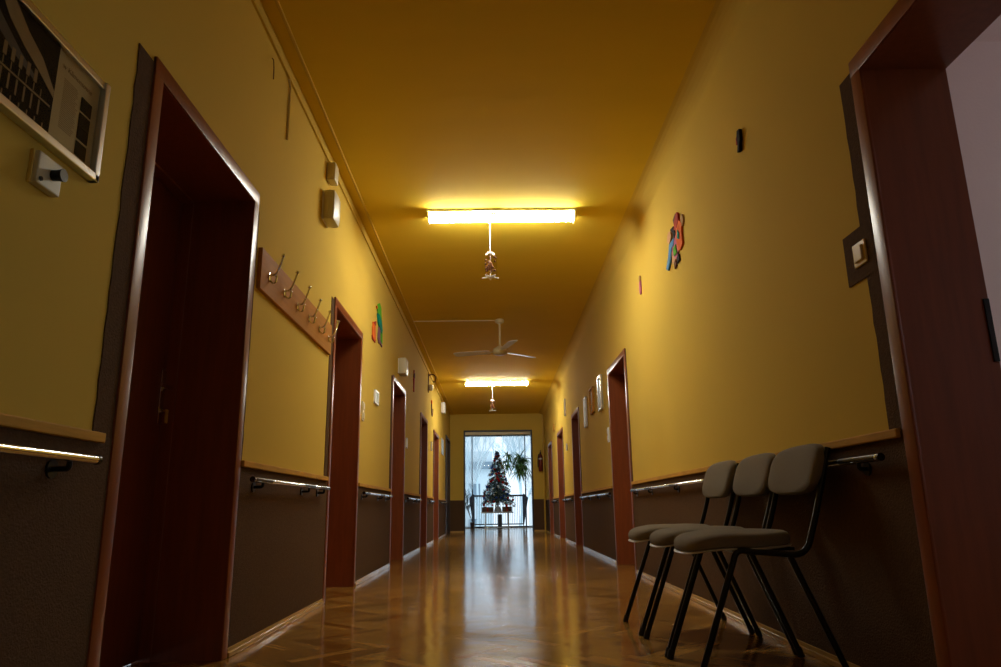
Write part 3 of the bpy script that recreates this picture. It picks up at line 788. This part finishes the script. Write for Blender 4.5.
def make_chair():
    r = empty('padded_chair', (0, 0, 0))
    hw = .208
    # seat: front (-x) rolls down slightly
    def sw(v):
        x = v.x; z = v.z+.436-.055*max(0, (-x-.06)/.15)**2*.45+.010*max(0, (x-.05)/.15)
        return Vector((x-.055, v.y, z))
    cushion(.198, .212, .052, 3.0, .16, sw).build('seat', M['fabric'], r, True)
    def sp2(v):
        q = sw(Vector((v.x, v.y, 0))); return q+Vector((0, 0, v.z-.006))
    cushion(.1995, .2135, .010, 3.0, 0, sp2).build('seat_edge', M['piping'], r, True, label='pale grey edge trim under the seat pad')
    # backrest: pad in yz, curved about the vertical, leaning back
    tilt = math.radians(17)
    def bw(v):
        # v.x -> height, v.y -> width, v.z -> thickness towards the sitter (-x)
        w = v.y; h = v.x; t = v.z
        x = .257-t-.30*w*w; z = h
        X = x*1.0+z*math.sin(tilt); Z = z*math.cos(tilt)
        return Vector((X, w, .716+Z))
    cushion(.099, .220, .046, 3.4, .10, bw).build('backrest', M['fabric'], r, True)
    # tubular frame
    R = .0112
    for s in (-1, 1):
        y = s*hw
        bend = Vector((-.100, y*.99, .432))
        foot = Vector((-.262, s*.206, .012))
        MB().tube([foot, bend+(foot-bend)*.12], R, 12).build('leg', M['black'], r, True)
        top = foot+(bend-foot)*.88
        f2 = Vector((.252, s*.206, .012)); t2 = Vector((.085, y*.98, .415))
        MB().tube([f2, t2], R, 12).build('leg', M['black'], r, True)
        MB().tube([foot-Vector((.004, 0, .012)), foot+Vector((.006, 0, .022))], .0138, 10).build('foot_cap', M['rubber'], r, True)
        MB().tube([f2+Vector((.004, 0, -.012)), f2-Vector((.008, 0, -.022))], .0138, 10).build('foot_cap', M['rubber'], r, True)
        MB().tube(smooth_line([top, bend, (.145, y*.99, .408), (.200, y*.99, .56), (.266, y*1.0, .785)], .055, 7), R, 12).build('side_frame', M['black'], r, True)
    cb = MB(); cb.tube([(-.06, -hw, .422), (-.06, hw, .422)], .009, 10); cb.tube([(.10, -hw, .410), (.10, hw, .410)], .009, 10)
    cb.box(-.10, .13, -.15, .15, .424, .437, .003)
    cb.build('seat_support', M['black'], r, True)
    bp = MB()
    for z in (.69, .75): bp.tube([(.243+(z-.722)*.306, -hw*.97, z), (.248+(z-.722)*.306, 0, z), (.243+(z-.722)*.306, hw*.97, z)], .008, 8)
    bp.build('back_support', M['black'], r, True)
    return r
ch = make_chair()
spots = [(2.822, .956, 'grey-brown padded chair nearest the viewpoint, against the right wall'),
         (3.280, .958, 'grey-brown padded chair in the middle of the row of three'),
         (3.778, .953, 'grey-brown padded chair farthest along, nearest the second right door')]
for i, (y, x, t) in enumerate(spots):
    c = ch if i == 0 else copy_tree(ch); c.location = (x, y, 0); c.rotation_euler = (0, 0, 0)
    tag(c, t, 'chair', None)

# ------------------------------------------------------------------ day room things
TX, TY = .15, 22.6
# table
r = empty('side_table', (.0, TY, 0)); tag(r, 'low white table standing under the christmas tree', 'table')
MB().box(-.36, .62, -.26, .26, .455, .495, .006).build('tabletop', M['glassw'], r)
for x in (-.24, .47):
    for y in (-.22, .22): MB().box(x-.018, x+.018, y-.018, y+.018, 0, .455, .003).build('leg', M['glassw'], r)
MB().box(-.24, .47, -.235, -.205, .02, .05, .003).build('stretcher', M['glassw'], r)
tag(MB().box(.14, .27, TY-.06, TY+.08, 0, .42, .01).build('dark_box', M['rail']), 'narrow dark box standing under the white table', 'box')
for (x0, x1, h, t) in ((-.34, .01, .14, 'long brown wrapped box on the white table, left of the tree stand'), (.29, .58, .15, 'brown wrapped box on the white table, right of the tree stand')):
    b = empty('gift_box', ((x0+x1)/2, TY-.08, .495)); tag(b, t, 'box'); w = (x1-x0)/2
    MB().box(-w, w, -.11, .11, 0, h, .006).build('box', M['crate'], b)
    q = MB(); q.box(-.02, .02, -.112, .112, 0, h+.002); q.build('ribbon', M['red'], b)

# christmas tree
def christmas_tree():
    r = empty('christmas_tree', (TX, TY, .495)); tag(r, 'frosted artificial christmas tree with red, blue and silver baubles on a white table', 'christmas tree')
    MB().lathe([(.11, 0), (.12, .02), (.09, .12), (.05, .16)], seg=14).build('stand', M['glassw'], r, True)
    MB().tube([(0, 0, .1), (0, 0, 1.80)], [.02, .008], 8).build('trunk', M['bark'], r)
    g = MB(); fr = MB(); rr = random.Random(11); tips = []
    z0, z1 = .33, 1.80; N = 25
    for i in range(N):
        t = i/(N-1); z = z0+(z1-z0)*t; R = .50*(1-t)**.9+.03
        nb = int(15-9*t)
        for k in range(nb):
            a = 2*PI*(k+rr.random()*.7)/nb+i*.7; L = R*rr.uniform(.78, 1.08)
            d = Vector((math.cos(a), math.sin(a), 0)); p0 = Vector((0, 0, z+rr.uniform(-.05, .05))); droop = -.34*L
            nseg = max(3, int(L/.045))
            for q in range(1, nseg+1):
                f = q/nseg; p = p0+d*L*f+Vector((0, 0, droop*f*f+.04*f))
                side = d.cross(Vector((0, 0, 1)))
                for m_ in range(12):
                    ang = rr.uniform(0, 2*PI); ln = rr.uniform(.045, .085)*(1.1-.35*f)
                    v = (side*math.cos(ang)+Vector((0, 0, 1))*math.sin(ang)*.8+d*.7).normalized()*ln
                    w = v.cross(Vector((rr.random(), rr.random(), rr.random()))).normalized()*.0085
                    b_ = fr if rr.random() < .27 else g
                    b_.b.faces.new([b_.b.verts.new(p+w), b_.b.verts.new(p-w), b_.b.verts.new(p+v)])
            tips.append(p0+d*L*.93+Vector((0, 0, droop*.85+.03-.03)))
    g.build('needles', M['fgreen'], r); fr.build('frosted_tips', M['frost'], r)
    return r, tips
tree, tips = christmas_tree()
rr = random.Random(5); front = [p for p in tips if p.y < .12]; rr.shuffle(front)
protos = {}
for i, p in enumerate(front[:104]):
    kind = ('red', 'blue', 'silver', 'red')[i % 4]
    if kind not in protos:
        b = MB().sphere((0, 0, 0), .029, 12).build('bauble', M[kind], smooth=True); protos[kind] = b
    else:
        b = protos[kind].copy(); COL.objects.link(b)
    b.location = p+Vector((TX, TY-.01, .495-.025)); s = rr.uniform(1.1, 1.55); b.scale = (s, s, s)
    tag(b, 'small %s bauble hanging on the christmas tree' % kind, 'bauble', kind+' baubles on the christmas tree')

# strap-leaf plants
def leaf(mb, base, a, L, rise, droop, w, rr):
    d = Vector((math.cos(a), math.sin(a), 0)); sd = d.cross(Vector((0, 0, 1))); pr = None; n = 7
    for q in range(n+1):
        f = q/n; p = base+d*L*f*.8+Vector((0, 0, rise*f-droop*f*f)); ww = w*math.sin(PI*min(1, .15+f*.85))**.7+.0005
        c = (mb.b.verts.new(p+sd*ww), mb.b.verts.new(p-Vector((0, 0, ww*.5))), mb.b.verts.new(p-sd*ww))
        if pr: mb.b.faces.new((pr[0], pr[1], c[1], c[0])); mb.b.faces.new((pr[1], pr[2], c[2], c[1]))
        pr = c
r = empty('hanging_plant', (.83, 22.2, 0)); tag(r, 'bushy green strap-leaf plant hanging in front of the curtain, right of the tree', 'hanging plant')
MB().lathe([(.07, 1.62), (.10, 1.66), (.12, 1.78), (.125, 1.80), (.11, 1.80)], seg=16).build('pot', M['pot'], r, True)
MB().tube([(0, 0, 1.79), (0, 0, H)], .004, 6).build('cord', M['white'], r)
rr = random.Random(21); mb = MB(); st = MB()
cents = [(0, 0, 1.90), (.0, -.03, 2.08), (-.10, 0, 1.80), (.14, .02, 1.78), (.0, -.1, 1.62), (.1, .05, 2.0), (-.36, -.02, 2.17), (-.42, .02, 1.98), (-.38, -.03, 1.82)]
for ci, c in enumerate(cents):
    big = ci < 6; st.tube(smooth_line([(0, 0, 1.75), ((c[0])*.6, c[1]*.6, c[2]+.03), c], .05), .008, 6)
    for k in range(30 if big else 17):
        a = rr.uniform(0, 2*PI); L = rr.uniform(.22, .50)*(1 if big else .62)
        leaf(mb, Vector(c), a, L, rr.uniform(.08, .42)*(1 if big else .8), rr.uniform(.15, .62)*(1 if big else .8), rr.uniform(.018, .029), rr)
st.build('stem', M['bark'], r, True); mb.build('leaves', M['leafg'], r)
r = empty('potted_plant', (-.64, 22.85, 0)); tag(r, 'dark potted plant with thin upright leaves at the left edge of the window', 'potted plant')
MB().lathe([(.05, 0), (.055, .01), (.075, .17), (.075, .19), (.06, .19)], seg=14).build('pot', M['pot'], r, True)
rr = random.Random(2); mb = MB(); st = MB()
for k in range(5):
    x = -.26+rr.uniform(-.06, .06); y = rr.uniform(-.05, .05); top = rr.uniform(.7, 1.15)
    st.tube([(0, 0, .17), (x*.5, y, .5), (x, y, top)], .006, 6)
    for q in range(7):
        f = .45+q*.09; leaf(mb, Vector((x*f, y*f, .17+(top-.17)*f)), rr.uniform(0, 2*PI), rr.uniform(.10, .22), .16, .05, .014, rr)
st.build('stem', M['bark'], r, True); mb.build('leaves', M['fgreen'], r)

# sheer curtains
def curtain(side, label):
    mb = MB(); NU, NV = 70, 50; zt = H-.10; tie = 1.02; grid = []
    for v in range(NV+1):
        f = v/NV; z = zt*(1-f)+.01*f; row = []
        g = max(0, (z-tie)/(zt-tie)); outer = -1.02
        inner_top, inner_tie = .17, -.74
        if z > tie: inner = inner_tie+(inner_top-inner_tie)*(g**.92)
        else: inner = inner_tie+.03*(tie-z)
        for u in range(NU+1):
            q = u/NU; x = outer+(inner-outer)*q
            amp = .035*(.55+.45*(1-g))
            y = amp*math.sin(q*2*PI*11+.6*math.sin(z*2))+.012*math.sin(q*37+z*1.3)
            if side > 0: x = .22*2-x-.05+.02
            row.append(mb.b.verts.new((x, RY-.30+y, z)))
        grid.append(row)
    for A, B in zip(grid, grid[1:]):
        for k in range(NU): mb.b.faces.new((A[k], A[k+1], B[k+1], B[k]))
    r = empty('sheer_curtain', (0, 0, 0)); tag(r, label, 'curtain')
    mb.build('cloth', M['sheer'], r, True)
    xo = -.88 if side < 0 else .41+.88
    MB().tube([(xo-.16, RY-.345, tie+.02), (xo, RY-.36, tie-.01), (xo+.16, RY-.345, tie+.02)], .012, 8).build('tie_back', M['sheer'], r, True)
curtain(-1, 'left sheer white curtain tied back at waist height')
curtain(1, 'right sheer white curtain tied back at waist height')
tag(MB().tube([(-1.35, RY-.30, H-.105), (1.75, RY-.30, H-.105)], .012, 8).build('curtain_rail', M['rail']), 'dark curtain rail above the sheer curtains', 'curtain rail')

# balcony
struct(MB().box(-1.3, 1.7, RY+.26, RY+1.35, -.18, .0, .01).build('floor_balcony', M['tile']), 'balcony slab')
r = empty('balcony_railing', (.19, RY+1.25, 0)); tag(r, 'dark metal balcony railing with thin vertical bars outside the window', 'railing')
for (nm, z0, z1) in (('top_rail', .98, 1.04), ('bottom_rail', .06, .10)): MB().box(-.84, .84, -.02, .02, z0, z1, .004).build(nm, M['rail'], r)
for k in range(29):
    x = -.81+k*1.62/28; MB().box(x-.0075, x+.0075, -.0075, .0075, .09, .995).build('baluster', M['rail'], r)
for s in (-1, 1):
    p = MB(); x = s*.83
    q = [(x-s*.015, .0), (x+s*.012, .0), (x+s*.17, .93), (x+s*.02, 1.08), (x-s*.015, 1.04)]
    A = [p.b.verts.new((a, -.01, b)) for a, b in q]; B = [p.b.verts.new((a, .01, b)) for a, b in q]
    p.b.faces.new(A); p.b.faces.new(B[::-1])
    for k in range(5): p.b.faces.new((A[k], A[(k+1) % 5], B[(k+1) % 5], B[k]))
    p.build('end_post', M['rail'], r)

# outdoors
struct(MB().box(-60, 60, RY+2, 140, -3.6, -3.4).build('ground', M['snow']), 'pale snowy ground far below the balcony')
r = empty('apartment_building', (-6, 75, -3.4)); tag(r, 'pale distant building seen through the curtains', 'building')
MB().box(-9, 6, 0, 10, 0, 9.8).build('wall', M['far_wall'], r)
MB().box(-9.6, 6.6, -.6, 10.6, 8.0, 8.7).build('roof_band', M['far_dark'], r)
for k in range(6):
    for z in (1.5, 5.0): MB().box(-8+k*2.3, -6.8+k*2.3, -.05, .05, z, z+1.5).build('window', M['far_dark'], r)
def bare_tree(x, y, h, label, seed):
    r = empty('tree', (x, y, -3.4)); tag(r, label, 'tree'); rr = random.Random(seed)
    t = MB()
    def br(p, d, L, rad, dep):
        q = p+d*L; t.tube([p, p+d*L*.5+Vector((rr.uniform(-.1, .1), 0, 0))*L, q], [rad, rad*.8, rad*.6], 5, cap=False)
        if dep:
            for _ in range(3):
                nd = (d+Vector((rr.uniform(-.7, .7), rr.uniform(-.5, .5), rr.uniform(.0, .5)))).normalized(); br(q, nd, L*rr.uniform(.6, .8), rad*.6, dep-1)
    br(Vector((0, 0, 0)), Vector((0, 0, 1)), h*.33, h*.018, 5)
    t.build('branches', M['frost'], r)
bare_tree(2.3, 58, 11, 'frosted bare tree right of the christmas tree, beyond the balcony', 1)
bare_tree(-1.2, 66, 12.5, 'frosted bare tree behind the christmas tree, beyond the balcony', 4)
